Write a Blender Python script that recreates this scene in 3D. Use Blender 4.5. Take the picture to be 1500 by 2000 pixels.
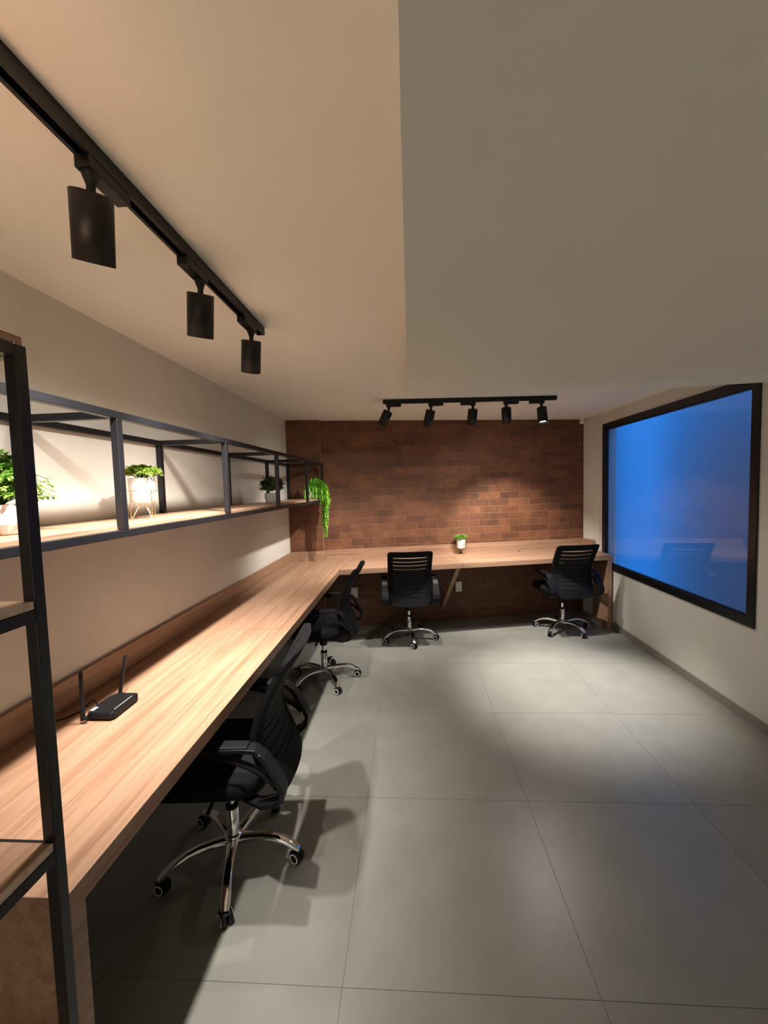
import bpy, bmesh, math, random
from mathutils import Vector, Matrix
random.seed(7)
for o in list(bpy.data.objects): bpy.data.objects.remove(o, do_unlink=True)
SC = bpy.context.scene
COL = SC.collection
PI = math.pi

# ------------------------------------------------------------------ camera
FPX, YAW, PITCH, ROLL, CAMH = 803.0, 0.0632, 0.0619, -0.0271, 1.5853
_F = Vector((-math.sin(YAW)*math.cos(PITCH), math.cos(YAW)*math.cos(PITCH), -math.sin(PITCH)))
_R = Vector((math.cos(YAW), math.sin(YAW), 0)); _U = _R.cross(_F)
_R2 = _R*math.cos(ROLL) + _U*math.sin(ROLL); _U2 = -_R*math.sin(ROLL) + _U*math.cos(ROLL)
cd = bpy.data.cameras.new('camera'); cam = bpy.data.objects.new('camera', cd); COL.objects.link(cam)
cd.sensor_fit = 'HORIZONTAL'; cd.sensor_width = 36; cd.lens = 36*FPX/1500; cd.clip_start = 0.02
cam.matrix_world = Matrix(((_R2.x, _U2.x, -_F.x, 0), (_R2.y, _U2.y, -_F.y, 0), (_R2.z, _U2.z, -_F.z, CAMH), (0, 0, 0, 1)))
SC.camera = cam
# ------------------------------------------------------------------ world (blue dusk sky)
w = bpy.data.worlds.new('dusk'); SC.world = w; w.use_nodes = True
bg = w.node_tree.nodes['Background']; bg.inputs[0].default_value = (0.035, 0.27, 1.0, 1); bg.inputs[1].default_value = 3.0
SC.view_settings.view_transform = 'Standard'; SC.view_settings.look = 'None'
SC.view_settings.gamma = 1; SC.view_settings.use_curve_mapping = False
SC.view_settings.exposure = 0.32
LAMP_W = 112.0                    # power of one track lamp
LAMP_C = (1.0, 0.93, 0.85)

# ------------------------------------------------------------------ materials
def newmat(name):
    m = bpy.data.materials.new(name); m.use_nodes = True
    return m, m.node_tree, m.node_tree.nodes['Principled BSDF']
def plain(name, col, rough=0.5, metal=0.0, spec=0.5, noise=0.0, nscale=40, bump=0.0, bscale=200, coat=0):
    m, t, b = newmat(name)
    b.inputs['Base Color'].default_value = (*col, 1); b.inputs['Roughness'].default_value = rough
    b.inputs['Metallic'].default_value = metal; b.inputs['Specular IOR Level'].default_value = spec
    b.inputs['Coat Weight'].default_value = coat
    g = t.nodes.new('ShaderNodeNewGeometry')
    if noise:
        n = t.nodes.new('ShaderNodeTexNoise'); n.inputs['Scale'].default_value = nscale; n.inputs['Detail'].default_value = 5
        t.links.new(g.outputs['Position'], n.inputs['Vector'])
        r = t.nodes.new('ShaderNodeValToRGB')
        r.color_ramp.elements[0].position = .3; r.color_ramp.elements[1].position = .7
        r.color_ramp.elements[0].color = (*[c*(1-noise) for c in col], 1)
        r.color_ramp.elements[1].color = (*[min(1, c*(1+noise)) for c in col], 1)
        t.links.new(n.outputs['Fac'], r.inputs['Fac']); t.links.new(r.outputs['Color'], b.inputs['Base Color'])
    if bump:
        n2 = t.nodes.new('ShaderNodeTexNoise'); n2.inputs['Scale'].default_value = bscale; n2.inputs['Detail'].default_value = 4
        t.links.new(g.outputs['Position'], n2.inputs['Vector'])
        bu = t.nodes.new('ShaderNodeBump'); bu.inputs['Strength'].default_value = bump; bu.inputs['Distance'].default_value = .002
        t.links.new(n2.outputs['Fac'], bu.inputs['Height']); t.links.new(bu.outputs['Normal'], b.inputs['Normal'])
    return m
def wood(name, rot, dark=1.0, tint=(1, 1, 1)):
    """oak laminate, grain runs along local X after rotating world by -rot about z"""
    m, t, b = newmat(name)
    g = t.nodes.new('ShaderNodeNewGeometry')
    mp = t.nodes.new('ShaderNodeMapping'); mp.vector_type = 'POINT'; mp.inputs['Rotation'].default_value = (0, 0, -rot)
    t.links.new(g.outputs['Position'], mp.inputs['Vector'])
    mp2 = t.nodes.new('ShaderNodeMapping'); mp2.inputs['Scale'].default_value = (1.3, 34, 34)
    t.links.new(mp.outputs[0], mp2.inputs['Vector'])
    n = t.nodes.new('ShaderNodeTexNoise'); n.inputs['Scale'].default_value = 1; n.inputs['Detail'].default_value = 6; n.inputs['Distortion'].default_value = .8
    t.links.new(mp2.outputs[0], n.inputs['Vector'])
    mp3 = t.nodes.new('ShaderNodeMapping'); mp3.inputs['Scale'].default_value = (6, 260, 260)
    t.links.new(mp.outputs[0], mp3.inputs['Vector'])
    n2 = t.nodes.new('ShaderNodeTexNoise'); n2.inputs['Scale'].default_value = 1; n2.inputs['Detail'].default_value = 3
    t.links.new(mp3.outputs[0], n2.inputs['Vector'])
    mx = t.nodes.new('ShaderNodeMath'); mx.operation = 'MULTIPLY_ADD'; mx.inputs[1].default_value = .35
    t.links.new(n2.outputs['Fac'], mx.inputs[0]); 
    sc = t.nodes.new('ShaderNodeMath'); sc.operation = 'MULTIPLY'; sc.inputs[1].default_value = .65
    t.links.new(n.outputs['Fac'], sc.inputs[0]); t.links.new(sc.outputs[0], mx.inputs[2])
    r = t.nodes.new('ShaderNodeValToRGB'); e = r.color_ramp.elements
    cs = [(0.225, 0.122, 0.072), (0.315, 0.186, 0.117), (0.385, 0.241, 0.158)]
    cs = [tuple(c*dark*k for c, k in zip(cc, tint)) for cc in cs]
    e[0].position = .34; e[0].color = (*cs[0], 1); e[1].position = .66; e[1].color = (*cs[2], 1)
    x = e.new(.49); x.color = (*cs[1], 1)
    t.links.new(mx.outputs[0], r.inputs['Fac']); t.links.new(r.outputs['Color'], b.inputs['Base Color'])
    b.inputs['Roughness'].default_value = .42; b.inputs['Specular IOR Level'].default_value = .4
    bu = t.nodes.new('ShaderNodeBump'); bu.inputs['Strength'].default_value = .15; bu.inputs['Distance'].default_value = .001
    t.links.new(n2.outputs['Fac'], bu.inputs['Height']); t.links.new(bu.outputs['Normal'], b.inputs['Normal'])
    return m
def brickmat(name):
    m, t, b = newmat(name)
    g = t.nodes.new('ShaderNodeNewGeometry'); oi = t.nodes.new('ShaderNodeObjectInfo')
    n = t.nodes.new('ShaderNodeTexNoise'); n.inputs['Scale'].default_value = 55; n.inputs['Detail'].default_value = 6; n.inputs['Roughness'].default_value = .7
    n0 = t.nodes.new('ShaderNodeTexNoise'); n0.inputs['Scale'].default_value = 7; n0.inputs['Detail'].default_value = 3
    t.links.new(g.outputs['Position'], n.inputs['Vector']); t.links.new(g.outputs['Position'], n0.inputs['Vector'])
    a = t.nodes.new('ShaderNodeMath'); a.operation = 'MULTIPLY_ADD'; a.inputs[1].default_value = .5
    t.links.new(n.outputs['Fac'], a.inputs[0])
    a2 = t.nodes.new('ShaderNodeMath'); a2.operation = 'MULTIPLY_ADD'; a2.inputs[1].default_value = .35
    t.links.new(n0.outputs['Fac'], a2.inputs[0])
    a3 = t.nodes.new('ShaderNodeMath'); a3.operation = 'MULTIPLY'; a3.inputs[1].default_value = .15
    t.links.new(oi.outputs['Random'], a3.inputs[0]); t.links.new(a3.outputs[0], a2.inputs[2]); t.links.new(a2.outputs[0], a.inputs[2])
    r = t.nodes.new('ShaderNodeValToRGB'); e = r.color_ramp.elements
    e[0].position = .32; e[0].color = (0.060, 0.021, 0.0085, 1); e[1].position = .74; e[1].color = (0.27, 0.105, 0.045, 1)
    x = e.new(.5); x.color = (0.132, 0.049, 0.021, 1)
    t.links.new(a.outputs[0], r.inputs['Fac']); t.links.new(r.outputs['Color'], b.inputs['Base Color'])
    b.inputs['Roughness'].default_value = .62
    bu = t.nodes.new('ShaderNodeBump'); bu.inputs['Strength'].default_value = .5; bu.inputs['Distance'].default_value = .003
    t.links.new(n.outputs['Fac'], bu.inputs['Height']); t.links.new(bu.outputs['Normal'], b.inputs['Normal'])
    return m
def leafmat(name, c1, c2, rough=.45):
    m, t, b = newmat(name)
    g = t.nodes.new('ShaderNodeNewGeometry')
    r = t.nodes.new('ShaderNodeValToRGB'); e = r.color_ramp.elements
    e[0].color = (*c1, 1); e[1].color = (*c2, 1)
    t.links.new(g.outputs['Random Per Island'], r.inputs['Fac']); t.links.new(r.outputs['Color'], b.inputs['Base Color'])
    b.inputs['Roughness'].default_value = rough
    b.inputs['Transmission Weight'].default_value = 0
    tr = t.nodes.new('ShaderNodeBsdfTranslucent'); t.links.new(r.outputs['Color'], tr.inputs['Color'])
    mix = t.nodes.new('ShaderNodeMixShader'); mix.inputs[0].default_value = .3
    out = t.nodes['Material Output']
    t.links.new(b.outputs[0], mix.inputs[1]); t.links.new(tr.outputs[0], mix.inputs[2]); t.links.new(mix.outputs[0], out.inputs[0])
    return m
def glassmat():
    m, t, b = newmat('window_glass')
    t.nodes.remove(b)
    tr = t.nodes.new('ShaderNodeBsdfTransparent'); tr.inputs[0].default_value = (.9, .95, .96, 1)
    gl = t.nodes.new('ShaderNodeBsdfGlossy'); gl.inputs['Roughness'].default_value = .01
    lw = t.nodes.new('ShaderNodeLayerWeight'); lw.inputs['Blend'].default_value = .5
    pw = t.nodes.new('ShaderNodeMath'); pw.operation = 'POWER'; pw.inputs[1].default_value = 5
    fr = t.nodes.new('ShaderNodeMath'); fr.operation = 'MULTIPLY_ADD'; fr.inputs[1].default_value = .96; fr.inputs[2].default_value = .04
    t.links.new(lw.outputs['Facing'], pw.inputs[0]); t.links.new(pw.outputs[0], fr.inputs[0])
    mix = t.nodes.new('ShaderNodeMixShader')
    t.links.new(fr.outputs[0], mix.inputs[0]); t.links.new(tr.outputs[0], mix.inputs[1]); t.links.new(gl.outputs[0], mix.inputs[2])
    t.links.new(mix.outputs[0], t.nodes['Material Output'].inputs[0])
    return m
def emit(name, col, s):
    m, t, b = newmat(name)
    b.inputs['Base Color'].default_value = (0, 0, 0, 1)
    b.inputs['Emission Color'].default_value = (*col, 1); b.inputs['Emission Strength'].default_value = s
    return m

BACK_ANG = math.atan(.2014)
M_WALL = plain('warm_grey_wall_paint', (.66, .64, .585), .85, noise=.03, nscale=3, bump=.12, bscale=260)
M_CEIL = plain('off_white_ceiling_paint', (.83, .82, .755), .9, noise=.02, nscale=2, bump=.08, bscale=220)
M_TILE = plain('grey_porcelain', (.215, .214, .190), .34, noise=.07, nscale=5, bump=.05, bscale=90)
M_GROUT = plain('grout', (.155, .15, .13), .9)
M_SKIRT = plain('skirting_porcelain', (.23, .215, .185), .5, noise=.06, nscale=8)
M_BRICK = brickmat('brown_brick')
M_MORTAR = plain('brick_mortar', (.27, .145, .085), .9, noise=.12, nscale=30)
M_WOODL = wood('oak_laminate_left', PI/2)
M_WOODB = wood('oak_laminate_back', BACK_ANG)
M_EDGE = plain('pale_board_edge', (.62, .50, .40), .6, noise=.25, nscale=60)
M_STEEL = plain('black_steel_tube', (.008, .008, .010), .38, spec=.45)
M_BLACK = plain('matt_black_metal', (.007, .0065, .0065), .45, spec=.3)
M_PLAST = plain('black_plastic', (.006, .006, .0075), .5, spec=.22)
M_FABRIC = plain('black_mesh_fabric', (.006, .006, .0075), .8, spec=.15, bump=.6, bscale=900)
M_SLAT = plain('black_mesh_slats', (.008, .008, .010), .65, spec=.2, bump=.5, bscale=900)
M_CHROME = plain('chrome', (.85, .86, .88), .08, metal=1)
M_WHITE = plain('white_plastic', (.75, .75, .73), .4)
M_RING = plain('pale_wheel_ring', (.7, .68, .66), .45)
M_FRAME = plain('black_window_aluminium', (.006, .006, .007), .35)
M_GLASS = glassmat()
M_OUT = plain('outside_white_plaster', (.40, .40, .40), .9, noise=.03, nscale=2, bump=.2, bscale=120)
M_LENS = emit('lamp_lens', (1, .93, .8), 22)
M_SOCK = plain('white_socket_plate', (.66, .66, .62), .4)
M_DARK = plain('dark_gap', (.01, .01, .01), .8)
M_POTW = plain('white_glazed_pot', (.80, .79, .76), .35, noise=.05, nscale=60)
M_GOLD = plain('gold_wire', (.80, .58, .30), .3, metal=1)
M_POTR = plain('rose_hammered_pot', (.66, .50, .44), .4, noise=.15, nscale=30)
M_POTG = plain('speckled_grey_pot', (.42, .41, .38), .8, noise=.35, nscale=220, bump=.5, bscale=300)
M_SOIL = plain('soil', (.05, .035, .02), .95)
M_STEM = plain('green_stem', (.09, .16, .03), .6)
M_LF1 = leafmat('fresh_green_leaf', (.10, .26, .035), (.34, .55, .10))
M_LF2 = leafmat('lime_green_leaf', (.17, .30, .03), (.50, .64, .14))
M_LF3 = leafmat('deep_green_leaf', (.03, .055, .015), (.09, .14, .035))
M_LF4 = leafmat('fern_green_frond', (.09, .34, .03), (.36, .72, .08))

# ------------------------------------------------------------------ mesh helpers
class MB:
    def __init__(s): s.v = []; s.f = []; s.sm = []
    def add(s, vs, fs, smooth=False):
        o = len(s.v); s.v += [tuple(v) for v in vs]; s.f += [tuple(i+o for i in f) for f in fs]; s.sm += [smooth]*len(fs); return s
    def box(s, x0, x1, y0, y1, z0, z1, bev=0):
        if bev:
            return s.prism([(x0+bev, y0), (x1-bev, y0), (x1, y0+bev), (x1, y1-bev), (x1-bev, y1), (x0+bev, y1), (x0, y1-bev), (x0, y0+bev)], z0, z1)
        vs = [(x, y, z) for z in (z0, z1) for y in (y0, y1) for x in (x0, x1)]
        return s.add(vs, [(0, 2, 3, 1), (4, 5, 7, 6), (0, 1, 5, 4), (2, 6, 7, 3), (0, 4, 6, 2), (1, 3, 7, 5)])
    def prism(s, poly, z0, z1):
        """poly counterclockwise in xy"""
        n = len(poly); vs = [(x, y, z0) for x, y in poly]+[(x, y, z1) for x, y in poly]
        fs = [tuple(range(n-1, -1, -1)), tuple(range(n, 2*n))]+[(i, (i+1) % n, (i+1) % n+n, i+n) for i in range(n)]
        return s.add(vs, fs)
    def frame(s, d):
        d = Vector(d).normalized(); a = Vector((0, 0, 1)) if abs(d.z) < .95 else Vector((0, 1, 0))
        u = a.cross(d).normalized(); return u, d.cross(u).normalized()
    def rings(s, rings, caps=True, smooth=True, closed=False):
        n = len(rings[0]); vs = [p for r in rings for p in r]; fs = []; m = len(rings)
        for i in range(m if closed else m-1):
            a = i*n; b = ((i+1) % m)*n
            for j in range(n): fs.append((a+j, a+(j+1) % n, b+(j+1) % n, b+j))
        s.add(vs, fs, smooth)
        if caps and not closed:
            s.add(rings[0], [tuple(range(n-1, -1, -1))]); s.add(rings[-1], [tuple(range(n))])
        return s
    def tube(s, pts, r, n=8, caps=True, closed=False):
        pts = [Vector(p) for p in pts]; rs = r if isinstance(r, (list, tuple)) else [r]*len(pts)
        out = []; u = None; m = len(pts)
        for i, p in enumerate(pts):
            if closed: d = pts[(i+1) % m]-pts[i-1]
            else: d = pts[min(i+1, m-1)]-pts[max(i-1, 0)]
            d.normalize()
            if u is None: u, v = s.frame(d)
            else:
                u = (u-d*u.dot(d)).normalized(); v = d.cross(u)
            out.append([p+(u*math.cos(2*PI*k/n)+v*math.sin(2*PI*k/n))*rs[i] for k in range(n)])
        return s.rings(out, caps, True, closed)
    def lathe(s, prof, c=(0, 0, 0), n=24, axis=(0, 0, 1), caps=True):
        c = Vector(c); ax = Vector(axis).normalized(); u, v = s.frame(ax)
        return s.rings([[c+ax*z+(u*math.cos(2*PI*k/n)+v*math.sin(2*PI*k/n))*r for k in range(n)] for r, z in prof], caps)
    def sweep(s, pts, ups, hw, ht):
        """rectangular section: width hw along local x, thickness ht along given normals"""
        rr = []
        for i, p in enumerate(pts):
            p = Vector(p); u = Vector(ups[i][0]); nrm = Vector(ups[i][1])
            a = hw[i] if isinstance(hw, list) else hw; b = ht[i] if isinstance(ht, list) else ht
            rr.append([p-u*a-nrm*b, p+u*a-nrm*b, p+u*a+nrm*b, p-u*a+nrm*b])
        return s.rings(rr, True, False)
    def sbox(s, c, r, e=.35, n=20, m=12, f=None):
        """superellipsoid rounded block"""
        def pw(a, e): return math.copysign(abs(a)**e, a)
        rr = []
        for i in range(m+1):
            t = -PI/2+PI*i/m; t = max(-PI/2+.02, min(PI/2-.02, t)); row = []
            for k in range(n):
                p = 2*PI*k/n
                x = r[0]*pw(math.cos(t), e)*pw(math.cos(p), e); y = r[1]*pw(math.cos(t), e)*pw(math.sin(p), e); z = r[2]*pw(math.sin(t), e)
                if f: x, y, z = f(x, y, z)
                row.append((c[0]+x, c[1]+y, c[2]+z))
            rr.append(row)
        return s.rings(rr)
    def build(s, name, mat, parent=None, bevel=0):
        me = bpy.data.meshes.new(name); me.from_pydata(s.v, [], s.f); me.update()
        for p, q in zip(me.polygons, s.sm): p.use_smooth = q
        bm = bmesh.new(); bm.from_mesh(me); bmesh.ops.recalc_face_normals(bm, faces=bm.faces); bm.to_mesh(me); bm.free()
        me.materials.append(mat)
        o = bpy.data.objects.new(name, me); COL.objects.link(o)
        if parent: o.parent = parent
        if bevel:
            b = o.modifiers.new('bevel', 'BEVEL'); b.width = bevel; b.segments = 2; b.limit_method = 'ANGLE'; b.angle_limit = .7
        return o
def thing(name, label, cat, loc=(0, 0, 0), rz=0, group=None):
    o = bpy.data.objects.new(name, None); COL.objects.link(o); o.empty_display_size = .1
    o.location = loc; o.rotation_euler = (0, 0, rz)
    o['label'] = label; o['category'] = cat
    if group: o['group'] = group
    return o
def tag(o, label, cat, group=None):
    o['label'] = label; o['category'] = cat
    if group: o['group'] = group
    return o
def struct(o): o['kind'] = 'structure'; return o
def copy_tree(o, parent=None):
    c = o.copy(); COL.objects.link(c)
    if parent: c.parent = parent
    for ch in list(o.children): copy_tree(ch, c)
    return c

# ------------------------------------------------------------------ room constants
H = 2.3232; XL = -1.314; XR = 2.158; YN = -2.6
BM = .2014
def By(x, off=0): return 4.6956+BM*x-off*math.sqrt(1+BM*BM)   # brick wall face, off = distance into the room
def Dy(x): return 4.044+BM*x                                   # front edge of back worktop
BD = Vector((1, BM, 0)).normalized(); BN = Vector((BM, -1, 0)).normalized()   # along wall, into the room

# floor: base + tiles
fl = struct(MB().prism([(XL-.1, YN), (XR+.1, YN), (XR+.1, By(XR)+.1), (XL-.1, By(XL)+.1)], -.1, -.0018).build('floor', M_GROUT))
S = .8; TX = -.2492; TY = 1.1973
def clip(poly, a, b, c):   # keep a*x+b*y<=c
    out = []
    for i in range(len(poly)):
        p, q = poly[i], poly[(i+1) % len(poly)]
        fp = a*p[0]+b*p[1]-c; fq = a*q[0]+b*q[1]-c
        if fp <= 0: out.append(p)
        if fp*fq < 0:
            t = fp/(fp-fq); out.append((p[0]+(q[0]-p[0])*t, p[1]+(q[1]-p[1])*t))
    return out
g = .0009; tile_full = None
for i in range(-2, 4):
    for j in range(-5, 6):
        x0 = TX+i*S+g; x1 = TX+(i+1)*S-g; y0 = TY+j*S+g; y1 = TY+(j+1)*S-g
        p = [(x0, y0), (x1, y0), (x1, y1), (x0, y1)]
        q = clip(p, 1, 0, XR); q = clip(q, -1, 0, -XL) if q else q; q = clip(q, -BM, 1, By(0)) if q else q; q = clip(q, 0, -1, -YN) if q else q
        if len(q) < 3: continue
        if len(q) == 4 and abs(q[0][0]-x0) < 1e-6 and abs(q[2][0]-x1) < 1e-6 and abs(q[2][1]-y1) < 1e-6 and abs(q[0][1]-y0) < 1e-6 and abs(q[3][1]-y1) < 1e-6 and abs(q[1][0]-x1) < 1e-6:
            if tile_full is None:
                tile_full = MB().prism([(0, 0), (S-2*g, 0), (S-2*g, S-2*g), (0, S-2*g)], -.0018, 0).build('tile', M_TILE, fl)
                t = tile_full
            else:
                t = tile_full.copy(); COL.objects.link(t)
            t.location = (x0, y0, 0)
        else:
            MB().prism(q, -.0018, 0).build('tile', M_TILE, fl)

# ceiling + sloped soffit over the right half
ce = struct(MB().prism([(XL-.1, YN), (XR+.1, YN), (XR+.1, By(XR)+.1), (XL-.1, By(XL)+.1)], H, H+.1).build('ceiling', M_CEIL))
def slopez(y):
    yc = 3.55
    if y >= 2.3: return H-.195*(yc-y)
    t = 2.3-y                      # easing out to level close to the camera
    L = 3.2
    t = min(t, L)
    return H-.195*(yc-2.3)-.195*(t-t*t/(2*L))
ys = [3.55-i*(3.55-YN)/60 for i in range(61)]
mb = MB(); n = len(ys)
vs = [(0, y, slopez(y)) for y in ys]+[(XR, y, slopez(y)) for y in ys]+[(0, y, H) for y in ys]
fs = [(i, i+1, n+i+1, n+i) for i in range(n-1)]
mb.add(vs, fs, True)
mb.add(vs, [(i, 2*n+i, 2*n+i+1, i+1) for i in range(n-1)])
mb.build('sloped_soffit', M_CEIL, ce)

# walls
struct(MB().box(XL-.1, XL, YN-.1, By(XL)+.1, 0, H).build('wall_left', M_WALL))
struct(MB().box(XL-.1, XR+.1, YN-.1, YN, 0, H).build('wall_near', M_WALL))
WY0, WY1, WZ0, WZ1 = 2.6825, 4.737, .6227, 2.2051
mb = MB()
mb.box(XR, XR+.14, YN, WY0, -.8, 3.5).box(XR, XR+.14, WY1, 5.35, -.8, 3.5).box(XR, XR+.14, WY0, WY1, -.8, WZ0).box(XR, XR+.14, WY0, WY1, WZ1, 3.5)
wr = struct(mb.build('wall_right', M_WALL))
# pillar at the right end of the brick wall
MB().prism([(2.100, By(2.10)), (2.152, 4.835), (XR, 4.835), (XR, By(XR))], 0, H).build('pillar', M_WALL, wr)

# brick wall
wb = struct(MB().prism([(XL-.1, By(XL-.1)+.0035), (XR, By(XR)+.0035), (XR, By(XR)+.2), (XL-.1, By(XL-.1)+.2)], 0, H).build('wall_back', M_MORTAR))
PX1 = -.962
PO = .045
MB().prism([(XL, By(XL, PO)+.0035), (PX1-.0035, By(PX1, PO)+.0035), (PX1-.0035, By(PX1)+.01), (XL, By(XL)+.01)], 0, H).build('pillar', M_MORTAR, wb)
CH = .0790; BL = .250; JT = .005
zj = 1.405
def brick_mesh(L, hh, th=.0035):
    mb = MB(); b = .0015
    x0, x1, z0, z1 = JT/2, L-JT/2, JT/2, hh-JT/2
    # local: x along the wall, y = into the room, z up
    vs = [(x0, 0, z0), (x1, 0, z0), (x1, 0, z1), (x0, 0, z1), (x0, th-b, z0), (x1, th-b, z0), (x1, th-b, z1), (x0, th-b, z1),
          (x0+b, th, z0+b), (x1-b, th, z0+b), (x1-b, th, z1-b), (x0+b, th, z1-b)]
    fs = [(8, 11, 10, 9)]
    for i in range(4):
        j = (i+1) % 4; fs += [(i, j, j+4, i+4)[::-1], (i+4, j+4, j+8, i+8)[::-1]]
    return mb.add(vs, fs)
bcache = {}; low = MB(); RMAT = Matrix(((BD.x, BN.x, 0), (BD.y, BN.y, 0), (0, 0, 1)))
def put_brick(p, L, hh):
    if L < .012 or hh < .008: return
    if p[2]+hh < .89:
        m = brick_mesh(L, hh); low.add([RMAT @ Vector(v)+Vector(p) for v in m.v], m.f); return
    k = (round(L, 3), round(hh, 3))
    if k not in bcache:
        o = brick_mesh(L, hh).build('brick', M_BRICK, wb); bcache[k] = o
    else:
        o = bcache[k].copy(); COL.objects.link(o)
    yy = random.uniform(-.0008, .0008)
    M = RMAT.to_4x4(); M.translation = Vector(p)+BN*yy
    o.matrix_local = M
Ltot = (2.100-PX1)*math.sqrt(1+BM*BM)
sj = (1.175-PX1)*math.sqrt(1+BM*BM)      # a known vertical joint in the row above/below z=1.405
k0 = math.floor(-zj/CH); k1 = math.ceil((H-zj)/CH)
for k in range(k0, k1):
    z0 = max(0, zj+k*CH); z1 = min(H, zj+(k+1)*CH)
    off = (sj % BL) if k % 2 else ((sj+BL/2) % BL)
    e = [0.0]
    s_ = off
    while s_ < Ltot:
        if s_ > .005: e.append(s_)
        s_ += BL
    e.append(Ltot)
    for a, b in zip(e, e[1:]):
        x = PX1+a*BD.x
        put_brick((x, By(x)+.0035, z0), b-a, z1-z0)
    # pillar face
    Lp = (PX1-XL)*math.sqrt(1+BM*BM); off = .12 if k % 2 else .245
    e = [0.0, off, off+BL, Lp] if off+BL < Lp-.01 else [0.0, off, Lp]
    for a, b in zip(e, e[1:]):
        x = XL+a*BD.x
        put_brick((x, By(x, PO)+.0035, z0), b-a, z1-z0)
lo = low.build('lower_bricks', M_BRICK, wb); lo['kind'] = 'stuff'

# skirting on the right wall
struct(MB().box(XR-.012, XR, YN, 4.46, 0, .067).build('baseboard_right', M_SKIRT, None, .0015))
struct(MB().box(XL, XL+.012, YN, .72, 0, .067).build('baseboard_left', M_SKIRT))

# window
win = struct(MB().box(XR+.010, XR+.015, WY0+.04, WY1-.04, WZ0+.05, WZ1-.05).build('window_1', M_GLASS))
def ringframe(a, b, T0, T1):
    def rc(x, T): return [(x, WY0+T, WZ0+T), (x, WY1-T, WZ0+T), (x, WY1-T, WZ1-T), (x, WY0+T, WZ1-T)]
    return MB().rings([rc(a, T0), rc(b, T0), rc(b, T1), rc(a, T1)], False, False, True)
ringframe(XR-.012, XR+.028, 0, .062).build('window_frame', M_FRAME, win, .002)
ringframe(XR+.0005, XR+.024, .0621, .072).build('glazing_bead', M_FRAME, win)
# light well outside
ow = struct(MB().box(3.10, 3.25, -1.0, 6.6, -.8, 3.25).build('wall_outside', M_OUT))
MB().box(2.30, 3.10, 6.45, 6.6, -.8, 3.25).build('return_wall', M_OUT, ow)
MB().box(2.30, 3.10, -1.0, 6.45, -.8, -.55).build('ledge', M_OUT, ow)

# ------------------------------------------------------------------ desks
ZT = .79; TH = .05
def pr(poly, z0, z1, name, mat, par, bev=.0015): return MB().prism(poly, z0, z1).build(name, mat, par, bev)
dl = thing('desk', 'long oak laminate desk with backsplash running along the left wall under the black wall shelf', 'desk')
G = .0020
pr([(XL+.02, .722), (-.698, .722), (-.698, 2.27-G), (XL+.02, 2.27-G)], ZT-TH, ZT, 'worktop', M_WOODL, dl)
pr([(XL+.02, 2.27+G), (-.698, 2.27+G), (-.698, Dy(-.698)-G), (-.642-G, By(-.642, .02)), (PX1+.002, By(PX1, .02)), (PX1+.002, By(PX1, PO+.02)), (XL+.02, By(XL+.02, PO+.02))], ZT-TH, ZT, 'worktop', M_WOODL, dl)
MB().box(XL, XL+.02, .722, By(XL, PO), ZT-TH, .896).build('backsplash', M_WOODL, dl, .001)
MB().box(XL+.02, -.70, .724, .772, 0, ZT-TH).build('end_panel', M_WOODL, dl, .001)
db = thing('desk', 'oak laminate desk with backsplash along the brown brick wall', 'desk')
def q(x, y): return (x, y)
sx0, sx1 = .533, .444
pr([(-.698+G, Dy(-.698)), (.52-G, Dy(.52)), (.395-G, By(.395, .02)), (-.642+G, By(-.642, .02))], ZT-TH, ZT, 'worktop', M_WOODB, db)
pr([(.52+G, Dy(.52)), (2.14, Dy(2.14)), (2.14, 4.83), (2.09, By(2.09, .02)), (.395+G, By(.395, .02))], ZT-TH, ZT, 'worktop', M_WOODB, db)
def joint(a, b, par, zt=ZT-.0012):
    a = Vector((*a, 0)); b = Vector((*b, 0)); d = (b-a).normalized(); n = Vector((-d.y, d.x, 0))*.0019
    MB().prism([tuple(p)[:2] for p in (a-n, b-n, b+n, a+n)], ZT-TH+.001, zt).build('joint_strip', M_DARK, par)
joint((XL+.021, 2.27), (-.6995, 2.27), dl)
joint((-.698, Dy(-.698)+.002), (-.642, By(-.642, .022)), dl)
joint((.52, Dy(.52)+.002), (.395, By(.395, .022)), db)
pr([(PX1+.02, By(PX1+.02, .0201)), (2.098, By(2.098, .0201)), (2.10, By(2.10)-.001), (PX1+.02, By(PX1+.02)-.001)], ZT-TH, .896, 'backsplash', M_WOODB, db, .001)
pr([(XL+.02, By(XL+.02, PO+.02)), (PX1+.02, By(PX1+.02, PO+.02)), (PX1+.02, By(PX1+.02)-.001), (PX1+.001, By(PX1)-.001), (PX1+.001, By(PX1, PO)-.001), (XL+.02, By(XL+.02, PO)-.001)], ZT-TH+.0, .896, 'backsplash', M_WOODB, db, .001)
pr([(2.078, By(2.078, .02)), (2.122, 4.88), (2.142, 4.88), (2.098, By(2.098, .002))], ZT, .896, 'side_backsplash', M_WOODB, db, .001)
pr([(2.088, Dy(2.088)+.004), (2.136, Dy(2.136)+.004), (2.136, 4.82), (2.088, 4.82)], 0, ZT-TH, 'end_panel', M_WOODB, db)
# diagonal brace below the back desk
fA = Vector((.478, Dy(.478)+.02, ZT-TH)); fB = Vector((.362, By(.362, .003), .16))
d = (fB-fA); hd = Vector((d.x, d.y, 0)).normalized(); side = Vector((-hd.y, hd.x, 0))
mb = MB(); wd = .022
top2 = fA+hd*.07; bot2 = fB+Vector((0, 0, .085))
c4 = [fA, top2, bot2, fB]
mb.add([p-side*wd for p in c4]+[p+side*wd for p in c4], [(0, 1, 2, 3), (7, 6, 5, 4), (0, 4, 5, 1), (1, 5, 6, 2), (2, 6, 7, 3), (3, 7, 4, 0)])
mb.build('brace', M_WOODB, db)

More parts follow.
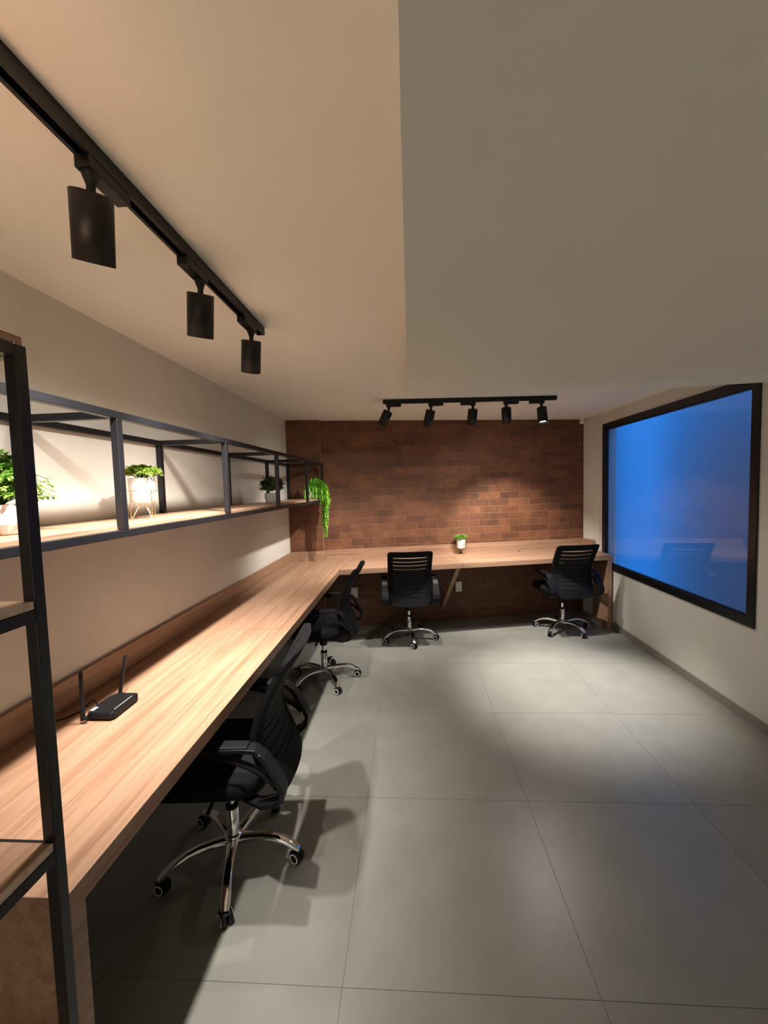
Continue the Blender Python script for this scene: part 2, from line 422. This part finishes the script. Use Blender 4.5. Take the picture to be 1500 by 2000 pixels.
# sockets on the brick wall
def socket(x, z, label):
    y = By(x, .010); t = thing('wall_socket', label, 'socket', (x, y, z), math.atan(BM), 'wall sockets under the back desk')
    MB().box(-.037, .037, -.008, .0095, -.006, .114).build('cover_plate', M_SOCK, t, .003)
    MB().box(-.020, .020, -.0105, -.007, .034, .074).build('outlet', M_WHITE, t, .002)
    for dx in (-.009, 0, .009): MB().lathe([(.0024, 0), (.0024, .0014)], (dx, -.0104, .054+(.004 if dx == 0 else 0)), 8, (0, -1, 0)).build('pin_hole', M_DARK, t)
socket(.548, .338, 'white socket plate on the brick wall right of the diagonal wooden brace')
socket(-.648, .343, 'white socket plate on the brick wall left of the middle chair, near the corner')

# cable grommet on the back desk
o = thing('cable_grommet', 'tiny dark cable grommet set in the right half of the back desk', 'grommet', (1.259, 4.845, ZT), 0)
MB().lathe([(.012, 0), (.018, 0), (.018, .003), (.011, .004), (.010, .001)], n=16).build('ring', M_PLAST, o)
MB().lathe([(.001, .0008), (.010, .001)], n=16).build('cap', M_DARK, o)

# ------------------------------------------------------------------ wall shelf
T = .025; h2 = T/2
ws = thing('wall_shelf', 'long black steel tube frame shelf with oak board mounted on the left wall', 'shelf')
XF, XB = -.9625, -1.2995; ZB, ZTp = 1.4525, 1.8425; YE = 4.375; YS = .705
pys = [4.3625, 3.72, 2.90, 2.09, 1.31]
def xf(y): return XF+.034*(y-.7)/3.7          # the front runs very slightly out of parallel with the wall
def bar(name, x0, x1, y0, y1, z0, z1): return MB().box(x0, x1, y0, y1, z0, z1).build(name, M_STEEL, ws, .002)
for z in (ZB, ZTp):
    bar('rail', XB-h2, XB+h2, YS, YE, z-h2, z+h2)
    MB().prism([(xf(YS)-h2, YS), (xf(YS)+h2, YS), (xf(YE)+h2, YE), (xf(YE)-h2, YE)], z-h2, z+h2).build('rail', M_STEEL, ws, .002)
for y in pys:
    for x in (xf(y), XB): bar('post', x-h2, x+h2, y-h2, y+h2, ZB+h2, ZTp-h2)
    bar('crossbar', XB+h2, xf(y)-h2, y-h2, y+h2, ZTp-h2, ZTp+h2)
    bar('crossbar', XB+h2, xf(y)-h2, y-h2, y+h2, ZB-h2, ZB+h2)
bar('crossbar', XB+h2, XF-h2, YS, YS+T, ZTp-h2, ZTp+h2)
for a, b in ((YS+.002, 2.49), (2.493, YE-.003)):
    MB().prism([(XB-h2+.001, a), (xf(a)-h2+.004, a), (xf(b)-h2+.004, b), (XB-h2+.001, b)], ZB+h2+.0003, ZB+h2+.0125).build('shelf_board', M_WOODL, ws)

# ------------------------------------------------------------------ near shelving unit
un = thing('shelving_unit', 'black steel tube shelving unit with wooden boards standing at near end of the desk', 'shelf', (-.98, .5, 0))
def ub(name, mat, x0, x1, y0, y1, z0, z1, bev=.0015):
    return MB().box(x0+.98, x1+.98, y0-.5, y1-.5, z0, z1).build(name, mat, un, bev)
UX0, UX1, UY0, UY1 = -1.300, -.664, .30, .697; t2 = .022
for x in (UX0, UX1-t2):
    for y in (UY0, UY1-t2): ub('post', M_STEEL, x, x+t2, y, y+t2, 0, 1.846)
tops = [1.838, 1.385, .935, .485, .08]
for zt in tops:
    zr0, zr1 = zt-.022, zt
    if zt == 1.838: zr0, zr1 = 1.824, 1.846
    for x in (UX0, UX1-t2): ub('rail', M_STEEL, x, x+t2, UY0+t2, UY1-t2, zr0, zr1)
    for y in (UY0, UY1-t2): ub('rail', M_STEEL, UX0+t2, UX1-t2, y, y+t2, zr0, zr1)
    if zt == 1.838:
        ub('top_board', M_WOODL, UX0, UX1-.004, UY0, UY1-.003, 1.8465, 1.8625)
    else:
        bo = ub('shelf_board', M_WOODL, UX0+.001, UX1-.004, UY0+t2+.001, UY1-t2-.001, zt+.0005, zt+.0155)
        ub('edge_band', M_EDGE, UX1-.0045, UX1-.002, UY0+t2+.001, UY1-t2-.001, zt+.001, zt+.0150, 0)

# ------------------------------------------------------------------ office chairs (back of the chair faces local +Y)
def backY(z):
    P = [(.42, .284), (.50, .250), (.58, .217), (.65, .206), (.72, .220), (.80, .254), (.88, .298), (.965, .348)]
    for (z0, y0), (z1, y1) in zip(P, P[1:]):
        if z <= z1 or (z1, y1) == P[-1]:
            i = P.index((z0, y0)); f = (z-z0)/(z1-z0)
            ya = P[i-1] if i > 0 else (z0-(z1-z0), y0-(y1-y0)); yb = P[i+2] if i+2 < len(P) else (z1+(z1-z0), y1+(y1-y0))
            m0 = (y1-ya[1])/(z1-ya[0])*(z1-z0); m1 = (yb[1]-y0)/(yb[0]-z0)*(z1-z0)
            return (2*f**3-3*f*f+1)*y0+(f**3-2*f*f+f)*m0+(-2*f**3+3*f*f)*y1+(f**3-f*f)*m1
def backP(x, z): return Vector((x, backY(z)-.75*x*x, z))
def halfw(z): return .205+.012*min(1, max(0, (z-.44)/.4)) - max(0, .50-z)*.35
def patch(mb, x0f, x1f, z0, z1, th, nx=10, nz=1, bow=0.0):
    """curved slab on the back surface; x0f,x1f functions of z"""
    F = []; Bk = []
    for j in range(nz+1):
        z = z0+(z1-z0)*j/nz; a, b = x0f(z), x1f(z)
        for i in range(nx+1):
            x = a+(b-a)*i/nx; zz = z - bow*(1-(x/.2)**2)
            p = backP(x, zz); F.append(p+Vector((0, -th/2, 0))); Bk.append(p+Vector((0, th/2, 0)))
    n = len(F); w_ = nx+1; fs = []
    for j in range(nz):
        for i in range(nx):
            a = j*w_+i; fs.append((a, a+1, a+w_+1, a+w_)); fs.append((n+a, n+a+w_, n+a+w_+1, n+a+1))
    for i in range(nx):
        fs.append((i, n+i, n+i+1, i+1)); a = nz*w_+i; fs.append((a, a+1, n+a+1, n+a))
    for j in range(nz):
        a = j*w_; fs.append((a, a+w_, n+a+w_, n+a)); a = j*w_+nx; fs.append((a, n+a, n+a+w_, a+w_))
    mb.add(F+Bk, fs, False)
def make_chair(label, loc, rz, base_rot):
    t = thing('office_chair', label, 'chair', loc, rz, 'black office chairs at the desks')
    # seat
    def fs_(x, y, z):
        z += .012*(1-(x/.23)**2)*(1 if z > 0 else .3)
        if y < -.12: z -= (y+.12)**2*1.6
        z += max(0, abs(x)-.15)*.12
        return x, y, z
    MB().sbox((0, -.045, .455), (.235, .245, .045), .42, 32, 12, fs_).build('seat', M_FABRIC, t)
    MB().box(-.19, .19, -.21, .15, .408, .420, .03).build('seat_pan', M_PLAST, t)
    # backrest frame: four curved members joined to one border
    mb = MB(); fw = .052; zt, zb = .962, .435
    patch(mb, lambda z: -halfw(z), lambda z: -halfw(z)+fw, zb, zt-.045, .022, 2, 20)
    patch(mb, lambda z: halfw(z)-fw, lambda z: halfw(z), zb, zt-.045, .022, 2, 20)
    R_ = .030
    def ins(z):
        q_ = max(0, z-(zt-R_)); return R_-math.sqrt(max(0, R_*R_-q_*q_))
    patch(mb, lambda z: -halfw(z)+ins(z)*.9, lambda z: halfw(z)-ins(z)*.9, zt-.060, zt, .022, 14, 8)
    patch(mb, lambda z: -halfw(z)+.012, lambda z: halfw(z)-.012, zb-.015, zb+.075, .024, 12, 3)
    zsolid = zt-.058-4*.0400
    patch(mb, lambda z: -halfw(z)+fw-.004, lambda z: halfw(z)-fw+.004, zb+.05, zsolid, .008, 12, 10)
    br = mb.build('backrest', M_FABRIC, t)
    pitch = .0400; gap = .0062; bow = .008
    k = 0
    zz = zt-.058
    while zz-pitch > zb+.05:
        a, b = zz-pitch, zz-gap
        if k == 0: zz -= 0
        mb = MB(); patch(mb, lambda z: -halfw(z)+fw-.004, lambda z: halfw(z)-fw+.004, a, b, .016, 12, 2, bow)
        mb.build('slat', M_SLAT, br)
        zz -= pitch; k += 1
    # thin upright ribs behind the slats
    # armrests
    X = Vector((1, 0, 0))
    for s in (-1, 1):
        xx = .248*s
        path = [(-.075, .642), (-.03, .650), (.06, .655), (.15, .655), (.195, .649), (.225, .622), (.250, .578), (.277, .530), (.290, .495), (.284, .460), (.258, .436), (.20, .418), (.12, .412)]
        pts = [Vector((xx, y, z)) for y, z in path]; ups = []
        for i, p in enumerate(pts):
            d = (pts[min(i+1, len(pts)-1)]-pts[max(i-1, 0)]).normalized(); ups.append((X, X.cross(d).normalized()))
        hw = [.018, .024, .026, .026, .026, .028, .031, .034, .035, .034, .031, .026, .020]
        for i in range(8, 13): pts[i] = Vector((xx-s*(.010*(i-8)), pts[i].y, pts[i].z)) if i < 12 else Vector((xx-s*.075, pts[i].y, pts[i].z))
        ar = MB().sweep(pts, ups, hw, [.008]*4+[.009]*9).build('armrest', M_PLAST, t, .003)
        # lower brace closing the triangular opening
        p2 = [(-.06, .637), (.02, .632), (.10, .612), (.17, .582), (.225, .550), (.262, .515)]
        pts = [Vector((xx, y, z)) for y, z in p2]; ups = []
        for i, p in enumerate(pts):
            d = (pts[min(i+1, len(pts)-1)]-pts[max(i-1, 0)]).normalized(); ups.append((X, X.cross(d).normalized()))
        MB().sweep(pts, ups, [.010, .012, .013, .014, .018, .020], .006).build('arm_brace', M_PLAST, ar, .002)
        pts = [Vector((xx, y, z)) for y, z in ((-.07, .652), (0, .662), (.08, .665), (.17, .664))]
        MB().sweep(pts, [(X, Vector((0, 0, 1)))]*4, [.018, .023, .024, .022], .005).build('arm_pad', M_PLAST, ar, .003)
        for yy, z_ in ((.214, .640), (.246, .592)):
            MB().lathe([(.0045, 0), (.0045, .003), (.002, .004)], (xx+s*.026, yy, z_), 8, (s, 0, 0)).build('screw', M_CHROME, ar)
    # mechanism, lift, base
    mb = MB().box(-.075, .075, -.10, .10, .365, .408, .02); mb.lathe([(.030, .30), (.034, .365)], n=16)
    mb.tube([(.06, .0, .385), (.14, -.01, .380), (.205, -.01, .375)], [.006, .006, .009], 8)
    mb.build('tilt_mechanism', M_PLAST, t)
    MB().lathe([(.0145, .22), (.0145, .32)], n=16).build('gas_lift', M_CHROME, t)
    MB().lathe([(.025, .10), (.025, .238), (.022, .240)], n=20).build('lift_sleeve', M_CHROME, t)
    MB().lathe([(.0265, .236), (.0265, .248), (.017, .252)], n=20).build('collar', M_PLAST, t)
    MB().lathe([(.028, .070), (.037, .074), (.040, .100), (.036, .118), (.026, .122)], n=24).build('hub', M_CHROME, t)
    for k in range(5):
        a = base_rot-rz+2*PI*k/5; dx, dy = math.cos(a), math.sin(a); sd = Vector((-dy, dx, 0))
        prof = [(.030, .095, .022, .018), (.075, .103, .0205, .016), (.13, .109, .019, .014), (.18, .107, .0185, .013), (.225, .094, .0190, .013), (.262, .073, .0185, .012), (.286, .056, .016, .010)]
        rr = []
        for i, (r, z, wd_, hh) in enumerate(prof):
            p = Vector((dx*r, dy*r, z)); j0, j1 = max(i-1, 0), min(i+1, len(prof)-1)
            dv = Vector((dx*(prof[j1][0]-prof[j0][0]), dy*(prof[j1][0]-prof[j0][0]), prof[j1][1]-prof[j0][1])).normalized(); nn = sd.cross(dv)*-1
            rr.append([p+sd*wd_*math.copysign(abs(math.cos(u))**.6, math.cos(u))+nn*hh*math.copysign(abs(math.sin(u))**.8, math.sin(u)) for u in [2*PI*j/14 for j in range(14)]])
        MB().rings(rr).build('leg', M_CHROME, t)
        # caster, swivelled a little
        c = Vector((dx*.275, dy*.275, .0265)); b = a+PI/2+(.5, -.4, .9, .2, -.8)[k]; ax = Vector((math.cos(b), math.sin(b), 0)); fwd = Vector((-ax.y, ax.x, 0))
        mb = MB()
        for s in (-1, 1):
            mb.lathe([(.010, 0), (.0235, .0), (.0265, .003), (.0265, .015), (.023, .018), (.008, .018)], c+ax*(s*.004), 18, ax*s)
        mb.tube([c+Vector((0, 0, .010)), c+Vector((0, 0, .034))], .006, 8)
        # curved hood over the twin wheels
        hd_ = []
        for u in [PI*j/8 for j in range(-1, 7)]:
            p = c+fwd*math.cos(u)*.029+Vector((0, 0, math.sin(u)*.029)); nn = fwd*math.cos(u)+Vector((0, 0, math.sin(u)))
            hd_.append([p-ax*.013-nn*.002, p+ax*.013-nn*.002, p+ax*.013+nn*.002, p-ax*.013+nn*.002])
        mb.rings(hd_, True, False)
        ca = mb.build('caster', M_PLAST, t)
        for s in (-1, 1):
            MB().lathe([(.0215, -.001), (.0215, .0012), (.0160, .0012), (.0160, -.001)], c+ax*(s*.0222), 20, ax*s, caps=False).build('wheel_ring', M_RING, ca)
    return t
D = math.radians
make_chair('nearest black mesh-back office chair on a chrome base, tucked under the left desk', (-.79, 1.635, 0), -PI/2+.07, D(-73))
make_chair('black office chair seen side-on under the left desk near the room corner', (-.735, 3.275, 0), -PI/2-.03, D(-57))
make_chair('black office chair seen from behind in the middle of the brick wall desk', (-.035, 4.195, 0), PI+.09, D(-80))
make_chair('black office chair turned slightly at right end of the back desk beside the window', (1.60, 4.43, 0), PI+.16, D(10))

# ------------------------------------------------------------------ track lights
def track(name, a, b, label):
    a = Vector(a); b = Vector(b); L = (b-a).length; ang = math.atan2(b.y-a.y, b.x-a.x)
    t = thing(name, label, 'light track', a, ang)
    mb = MB()   # channel profile open at the bottom
    pf = [(-.0175, -.034), (-.0085, -.034), (-.0085, -.010), (.0085, -.010), (.0085, -.034), (.0175, -.034), (.0175, 0), (-.0175, 0)]
    mb.rings([[(x, y, z) for y, z in pf] for x in (0, L)], False, False)
    mb.build('channel', M_BLACK, t)
    MB().box(.001, L-.001, -.006, .006, -.016, -.0101).build('conductor_strip', M_STEEL, t)
    MB().box(L-.001, L+.006, -.018, .018, -.035, -.0005).build('end_cap', M_BLACK, t, .001)
    MB().box(-.006, .001, -.018, .018, -.035, -.0005).build('end_cap', M_BLACK, t, .001)
    return ang
ZC = H-.0345
def spot(x, y, ang, sgn, tilt, az, label, group, power=1.0, cone=85, blend=1.0, spill=.22):
    """adapter under the track (track direction ang), neck at one end, cylinder tilted by tilt towards azimuth az"""
    t = thing('track_spotlight', label, 'spotlight', (x, y, ZC), 0, group)
    c, s = math.cos(ang), math.sin(ang)
    def tr(p): return (p[0]*c-p[1]*s, p[0]*s+p[1]*c, p[2])
    mb = MB().prism([tr((u, v, 0))[:2] for u, v in ((-.022*sgn, -.017*sgn), (.105*sgn, -.017*sgn), (.105*sgn, .017*sgn), (-.022*sgn, .017*sgn))], -.026, 0)
    mb.build('adapter', M_BLACK, t, .002)
    piv = Vector((0, 0, -.052))
    MB().lathe([(.017, -.026), (.015, -.033), (.009, -.050)], n=14).build('neck', M_BLACK, t)
    d = Vector((math.sin(tilt)*math.cos(az), math.sin(tilt)*math.sin(az), -math.cos(tilt)))
    mb = MB()
    mb.tube([piv+d*(-.006), piv+d*.014], .009, 12)
    mb.lathe([(.004, .0), (.0395, .0), (.041, .0015), (.041, .132), (.038, .132), (.038, .113)], piv+d*.012, 32, d, caps=False)
    mb.build('lamp_shade', M_BLACK, t)
    MB().lathe([(.0005, 0), (.0379, 0)], piv+d*(.012+.113), 24, d).build('lens', M_LENS, t)
    # measured-beam stand-in: a bright core and the wide spill of the reflector, both from the lamp's mouth
    for nm, pw, cn, bl in (('lamp_core', power, cone, blend), ('lamp_spill', power*spill, 128, .7)):
        ld = bpy.data.lights.new(nm, 'SPOT'); lo = bpy.data.objects.new(nm, ld); COL.objects.link(lo); lo.parent = t
        ld.energy = LAMP_W*pw; ld.color = LAMP_C; ld.spot_size = D(cn); ld.spot_blend = bl; ld.shadow_soft_size = .024
        lo.location = piv+d*(.012+.121)
        lo.rotation_mode = 'QUATERNION'; lo.rotation_quaternion = d.to_track_quat('-Z', 'Y')
    return t
track('light_track', (-.66, -1.6, H-.0003), (-.66, 1.88, H-.0003), 'long black ceiling light track over the left desk')
A1 = track('light_track', (-.203, 3.555, H-.0003), (1.272, 3.675, H-.0003), 'shorter black ceiling light track in front of the brick wall')
GL = 'black spotlights on the left light track'; GB = 'black spotlights on the back light track'
LC = dict(cone=84, blend=1.0, spill=.18)
spot(-.66, .875, PI/2, 1, D(23), D(130), 'largest and nearest black cylinder spotlight on the left track', GL, 1.0, **LC)
spot(-.66, 1.335, PI/2, -1, D(21), D(125), 'middle black cylinder spotlight of the left track', GL, 1.0, **LC)
spot(-.66, 1.765, PI/2, -1, D(22), D(120), 'black cylinder spotlight at the far end of the left track', GL, 1.0, **LC)
spot(-.66, .42, PI/2, -1, D(14), D(150), 'black cylinder spotlight of the left track nearest the camera, beyond the left picture edge', GL, .8, **LC)
spot(-.66, -.80, PI/2, 1, D(32), D(-125), 'unseen spotlight added to the left track behind the camera, bouncing fill light off the wall', GL, 1.8, **LC)  # added fill lamp out of view, lifts the bounce on the ceiling
spot(-.66, -1.4, PI/2, 1, D(32), D(-60), 'rearmost unseen spotlight added to the left track, bouncing fill light off the wall', GL, 1.8, **LC)  # second added lamp, unseen, only there for bounced room light
def ty(x): return 3.555+(x+.203)*(.12/1.475)
BC = dict(cone=84, blend=1.0, spill=.10)
spot(-.160, ty(-.160), A1, 1, D(32), D(150), 'leftmost spotlight of the back track, tilted most to the left', GB, .9, **BC)
spot(.200, ty(.200), A1, 1, D(26), D(118), 'second spotlight from the left on the back track, tilted slightly left', GB, .7, **BC)
spot(.560, ty(.560), A1, -1, D(24), D(95), 'middle spotlight of the back track, hanging straight', GB, .7, **BC)
spot(.845, ty(.845), A1, 1, D(37), D(74), 'second spotlight from the right on the back track, aimed at the bricks', GB, 1.6, cone=68, blend=.7, spill=.07)
spot(1.150, ty(1.150), A1, -1, D(11), D(-80), 'rightmost spotlight of the back track with its glowing lamp face visible', GB, 3.8, cone=56, blend=1.0, spill=.07)

# security camera in the corner
t = thing('security_camera', 'small white dome security camera on the ceiling above the right end of the bricks', 'camera', (2.045, 5.03, H))
MB().lathe([(.030, 0), (.030, -.012), (.026, -.018)], n=20).build('mount', M_WHITE, t)
MB().sbox((0, -.004, -.040), (.030, .030, .030), 1.0, 20, 12).build('housing', M_WHITE, t)
MB().lathe([(.012, 0), (.014, .006), (.010, .007)], (0, -.030, -.048), 16, (-.3, -1, -.4)).build('camera_lens', M_RING, t)

# ------------------------------------------------------------------ router
ro = thing('wifi_router', 'small black router with two upright antennas on the left desk', 'router', (-1.10, 1.40, ZT))
pol = [(-.046, -.072), (.037, -.072), (.046, -.060), (.046, .062), (.040, .072), (-.040, .072), (-.054, .045), (-.054, -.052)]
mb = MB(); n_ = len(pol)
rr = [[(x*k, y*k, z) for x, y in pol] for k, z in ((.94, .005), (1, .009), (1, .026), (.96, .031))]
mb.rings(rr, True, False).build('body', M_PLAST, ro, .001)
for i in range(10): MB().box(.033, .036, -.045+i*.0095, -.040+i*.0095, .0309, .0315).build('indicator', M_WHITE, ro)
MB().box(-.048, -.034, -.058, -.034, .0311, .0315).build('label_sticker', M_WHITE, ro)
def antenna(x, y, lean, top):
    mb = MB(); mb.tube([(x+.004, y, .018), (x-.012, y, .018)], .006, 10)
    b = Vector((x-.012, y, .012)); e = b+Vector((lean[0], lean[1], top))
    u = (e-b).normalized()
    rrr = []
    for f, a_, c_ in ((0, .0075, .0075), (.12, .0075, .0065), (.2, .0085, .0055), (.97, .008, .005), (1, .006, .004)):
        p = b+(e-b)*f; rrr.append([p+Vector((c_*math.cos(q_), a_*math.sin(q_), 0)) for q_ in [2*PI*j/10 for j in range(10)]])
    mb.rings(rrr); return mb
antenna(-.040, -.095+.010, (.004, .0, 0), .172).build('antenna', M_PLAST, ro)
MB().tube([(-.046, -.072, .018), (-.050, -.086, .018)], .005, 8).build('antenna_joint', M_PLAST, ro)
antenna(-.030, .084, (.030, .004, 0), .160).build('antenna', M_PLAST, ro)
MB().tube([(-.030, .070, .018), (-.036, .084, .018)], .005, 8).build('antenna_joint', M_PLAST, ro)
MB().tube([(-.050, .015, .016), (-.075, .012, .016), (-.098, .020, .030), (-.112, .020, .018), (-.118, -.02, .006), (-.14, -.06, .004), (-.19, -.10, .004)], .0028, 8).build('power_cable', M_PLAST, ro)

# ------------------------------------------------------------------ plants
def leaf(mb, p, d, L, W, droop=.3, up=Vector((0, 0, 1))):
    d = Vector(d).normalized(); s_ = d.cross(up)
    if s_.length < .1: s_ = Vector((1, 0, 0))
    s_.normalize(); nrm = s_.cross(d).normalized()
    p = Vector(p)
    a = p; m1 = p+d*L*.35+nrm*L*.06; m2 = p+d*L*.7+nrm*L*(.06-droop*.3); e = p+d*L-nrm*L*droop*.6
    mb.add([a, m1-s_*W*.5+nrm*W*.12, m1, m1+s_*W*.5+nrm*W*.12, m2-s_*W*.42+nrm*W*.1, m2, m2+s_*W*.42+nrm*W*.1, e],
           [(0, 1, 2), (0, 2, 3), (1, 4, 5, 2), (2, 5, 6, 3), (4, 7, 5), (5, 7, 6)], True)
def rdir(zmin=-.3):
    while True:
        v = Vector((random.gauss(0, 1), random.gauss(0, 1), random.gauss(0, 1))).normalized()
        if v.z > zmin: return v
def bush(c, r, n, L, W, seed, zmin=-.35, stems=14, sprig=6):
    """small-leaved bush in an ellipsoid; returns (foliage, stems)"""
    random.seed(seed); fo = MB(); st = MB(); c = Vector(c)
    base = c+Vector((0, 0, -r[2]*.8))
    for i in range(n):
        d = rdir(zmin); k = random.uniform(.72, 1.05)
        tip = c+Vector((d.x*r[0], d.y*r[1], d.z*r[2]))*k
        if i < stems: st.tube([base+Vector((d.x*.01, d.y*.01, 0)), base.lerp(tip, .55)+Vector((0, 0, .01)), tip], [.0012, .001, .0006], 5)
        for q_ in range(sprig):
            f = random.uniform(.0, .4); p = tip.lerp(c, f)
            dd = (d+rdir(-1)*.9).normalized()
            leaf(fo, p, dd, L*random.uniform(.7, 1.2), W*random.uniform(.8, 1.2), random.uniform(0, .5))
    return fo, st
def stand_plant(loc, rz, label, leafm):
    t = thing('potted_plant', label, 'plant', loc, rz, 'small leafy plants in white pots on gold wire stands')
    MB().lathe([(.030, .066), (.040, .068), (.046, .080), (.050, .166), (.050, .170), (.046, .170), (.045, .160)], n=32).build('pot', M_POTW, t)
    MB().lathe([(.001, .160), (.0455, .160)], n=20).build('soil', M_SOIL, t)
    mb = MB(); R = .0535
    mb.tube([(R*math.cos(u), R*math.sin(u), .118) for u in [2*PI*i/28 for i in range(28)]], .0016, 6, closed=True)
    mb.build('ring', M_GOLD, t)
    for k in range(4):
        a = PI/4+.15+k*PI/2; c_, s_ = math.cos(a), math.sin(a)
        MB().tube([(R*c_, R*s_, .120), (R*c_*1.02, R*s_*1.02, .012), (R*c_*1.0, R*s_*1.0, .002), (R*c_*.93, R*s_*.93, .004), (.012*c_, .012*s_, .064)], .0017, 6).build('leg', M_GOLD, t)
    fo, st = bush((0, 0, .190), (.078, .078, .032), 320, .0112, .0085, 11, -.25, 30, 8)
    f = fo.build('foliage', leafm, t); f['kind'] = 'stuff'; st.build('stem', M_STEM, t)
    return t
ZS = ZB+h2+.0127
p2 = stand_plant((-1.115, 1.655, ZS), .3, 'potted plant in a white pot on a gold wire stand on the wall shelf', M_LF2)
p5 = copy_tree(p2); p5.location = (.572, By(.572, .105), ZT); p5.rotation_euler.z = 1.0
p5['label'] = 'small plant in white pot on wire stand on the back desk right of middle chair'
for ch in p5.children:
    if ch.name.startswith('foliage'): ch.data = ch.data.copy(); ch.data.materials[0] = M_LF1

# near-left bush in a rose pot
t = thing('potted_plant', 'full bright green plant in a pinkish faceted pot at near end of the wall shelf', 'plant', (-1.145, 1.095, ZS))
mb = MB(); rr = []
for i, (r, z) in enumerate(((.030, 0), (.036, .004), (.050, .03), (.056, .055), (.052, .078), (.050, .086), (.046, .086), (.045, .076))):
    rr.append([(r*(1+.035*(((k+i) % 2)-.5))*math.cos(2*PI*k/18), r*(1+.035*(((k+i) % 2)-.5))*math.sin(2*PI*k/18), z) for k in range(18)])
mb.rings(rr, True, False).build('pot', M_POTR, t)
MB().lathe([(.001, .076), (.0452, .076)], n=18).build('soil', M_SOIL, t)
fo, st = bush((-.005, -.012, .150), (.085, .080, .082), 440, .0140, .0110, 5, -.6, 40, 8)
# a few longer sprigs that reach out to the right
for k in range(9):
    a = D(62+k*5.5); z = .105+.018*(k % 4); e = Vector((math.cos(a)*.118, math.sin(a)*.122, z))
    st.tube([(0, 0, .09), (e.x*.6, e.y*.6, z+.02), e], .001, 5)
    for q_ in range(12): leaf(fo, Vector((0, 0, .1)).lerp(e, .55+.45*q_/11), Vector((math.cos(a), math.sin(a), 0))+rdir(-1)*.8, .014, .011, .3)
f = fo.build('foliage', M_LF1, t); f['kind'] = 'stuff'; st.build('stem', M_STEM, t)

# dark bushy plant in a speckled pot
t = thing('potted_plant', 'dark bushy plant in a speckled grey pot in the shaded part of the wall shelf', 'plant', (-1.075, 3.17, ZS))
MB().lathe([(.038, 0), (.048, .004), (.058, .035), (.060, .060), (.055, .082), (.050, .082), (.050, .074)], n=28).build('pot', M_POTG, t)
MB().lathe([(.001, .074), (.0505, .074)], n=18).build('soil', M_SOIL, t)
fo, st = bush((0, 0, .145), (.100, .100, .062), 300, .018, .008, 21, -.6, 60, 9)
f = fo.build('foliage', M_LF3, t); f['kind'] = 'stuff'; st.build('stem', M_STEM, t)

# trailing fern at the far end of the shelf
fx, fy = -1.02, 4.18
t = thing('trailing_fern', 'bright green trailing fern hanging off the far end of the wall shelf', 'plant', (fx, fy, ZS))
MB().lathe([(.035, 0), (.045, .004), (.052, .075), (.050, .085), (.046, .085), (.045, .075)], n=24).build('pot', M_POTG, t)
MB().lathe([(.001, .075), (.0455, .075)], n=18).build('soil', M_SOIL, t)
random.seed(33)
st = MB()
def frond(pts, L, W, nlf=26):
    """curved strap-like stem with paired leaflets"""
    global st
    fo = MB()
    P = []
    for i in range(nlf+1):
        u = i/nlf*(len(pts)-1); k = min(int(u), len(pts)-2); f = u-k
        a = Vector(pts[max(k-1, 0)]); b = Vector(pts[k]); c = Vector(pts[k+1]); d = Vector(pts[min(k+2, len(pts)-1)])
        P.append(.5*((2*b)+(-a+c)*f+(2*a-5*b+4*c-d)*f*f+(-a+3*b-3*c+d)*f**3))
    fo.tube(P, [.0018*(1-.7*i/nlf) for i in range(nlf+1)], 5)
    for i in range(2, nlf+1):
        d = (P[i]-P[i-1]).normalized(); sd = d.cross(Vector((.3, 1, .2))).normalized(); tp = math.sin(PI*min(.97, .25+.75*i/nlf))
        for s in (-1, 1):
            leaf(fo, P[i], d*1.1+sd*s*.7+rdir(-1)*.25, L*(.35+.65*tp)*random.uniform(.8, 1.1), W, .2)
    return fo
for k in range(34):
    # fronds arch up out of the pot, over the rail and hang down outside the front right corner
    ox = random.uniform(-.02, .03); oy = random.uniform(-.03, .03)
    reach = .100+random.uniform(0, .085); drop = random.choice((.05, .08, .12, .16, .22, .28, .34, .39))
    hz = .10+random.uniform(0, .055); sp = random.uniform(-.07, .09)
    taper = 1-.8*(drop/.40)
    x2 = .125+(reach-.125)*(.3+.7*taper); yy = .035+sp*(.25+.75*max(0, taper))
    frond([(ox, oy, .075), (ox+reach*.35, oy*.6+yy*.3, hz+.03), (reach*.85, yy*.7, hz*.9), (x2+.01, yy, .01), (x2+random.uniform(-.012, .012), yy*.9, -drop*.6), (x2+random.uniform(-.015, .015), yy*.8+.01, -drop)], .046, .013, 26).build('frond', M_LF4, t)
for k in range(14):
    a = random.uniform(-2.6, .9); rr_ = random.uniform(.06, .1)
    frond([(0, 0, .075), (math.cos(a)*rr_*.4, math.sin(a)*rr_*.4, .14), (math.cos(a)*rr_, math.sin(a)*rr_, .10), (math.cos(a)*rr_*1.2, math.sin(a)*rr_*1.2, .02)], .042, .012, 18).build('frond', M_LF4, t)
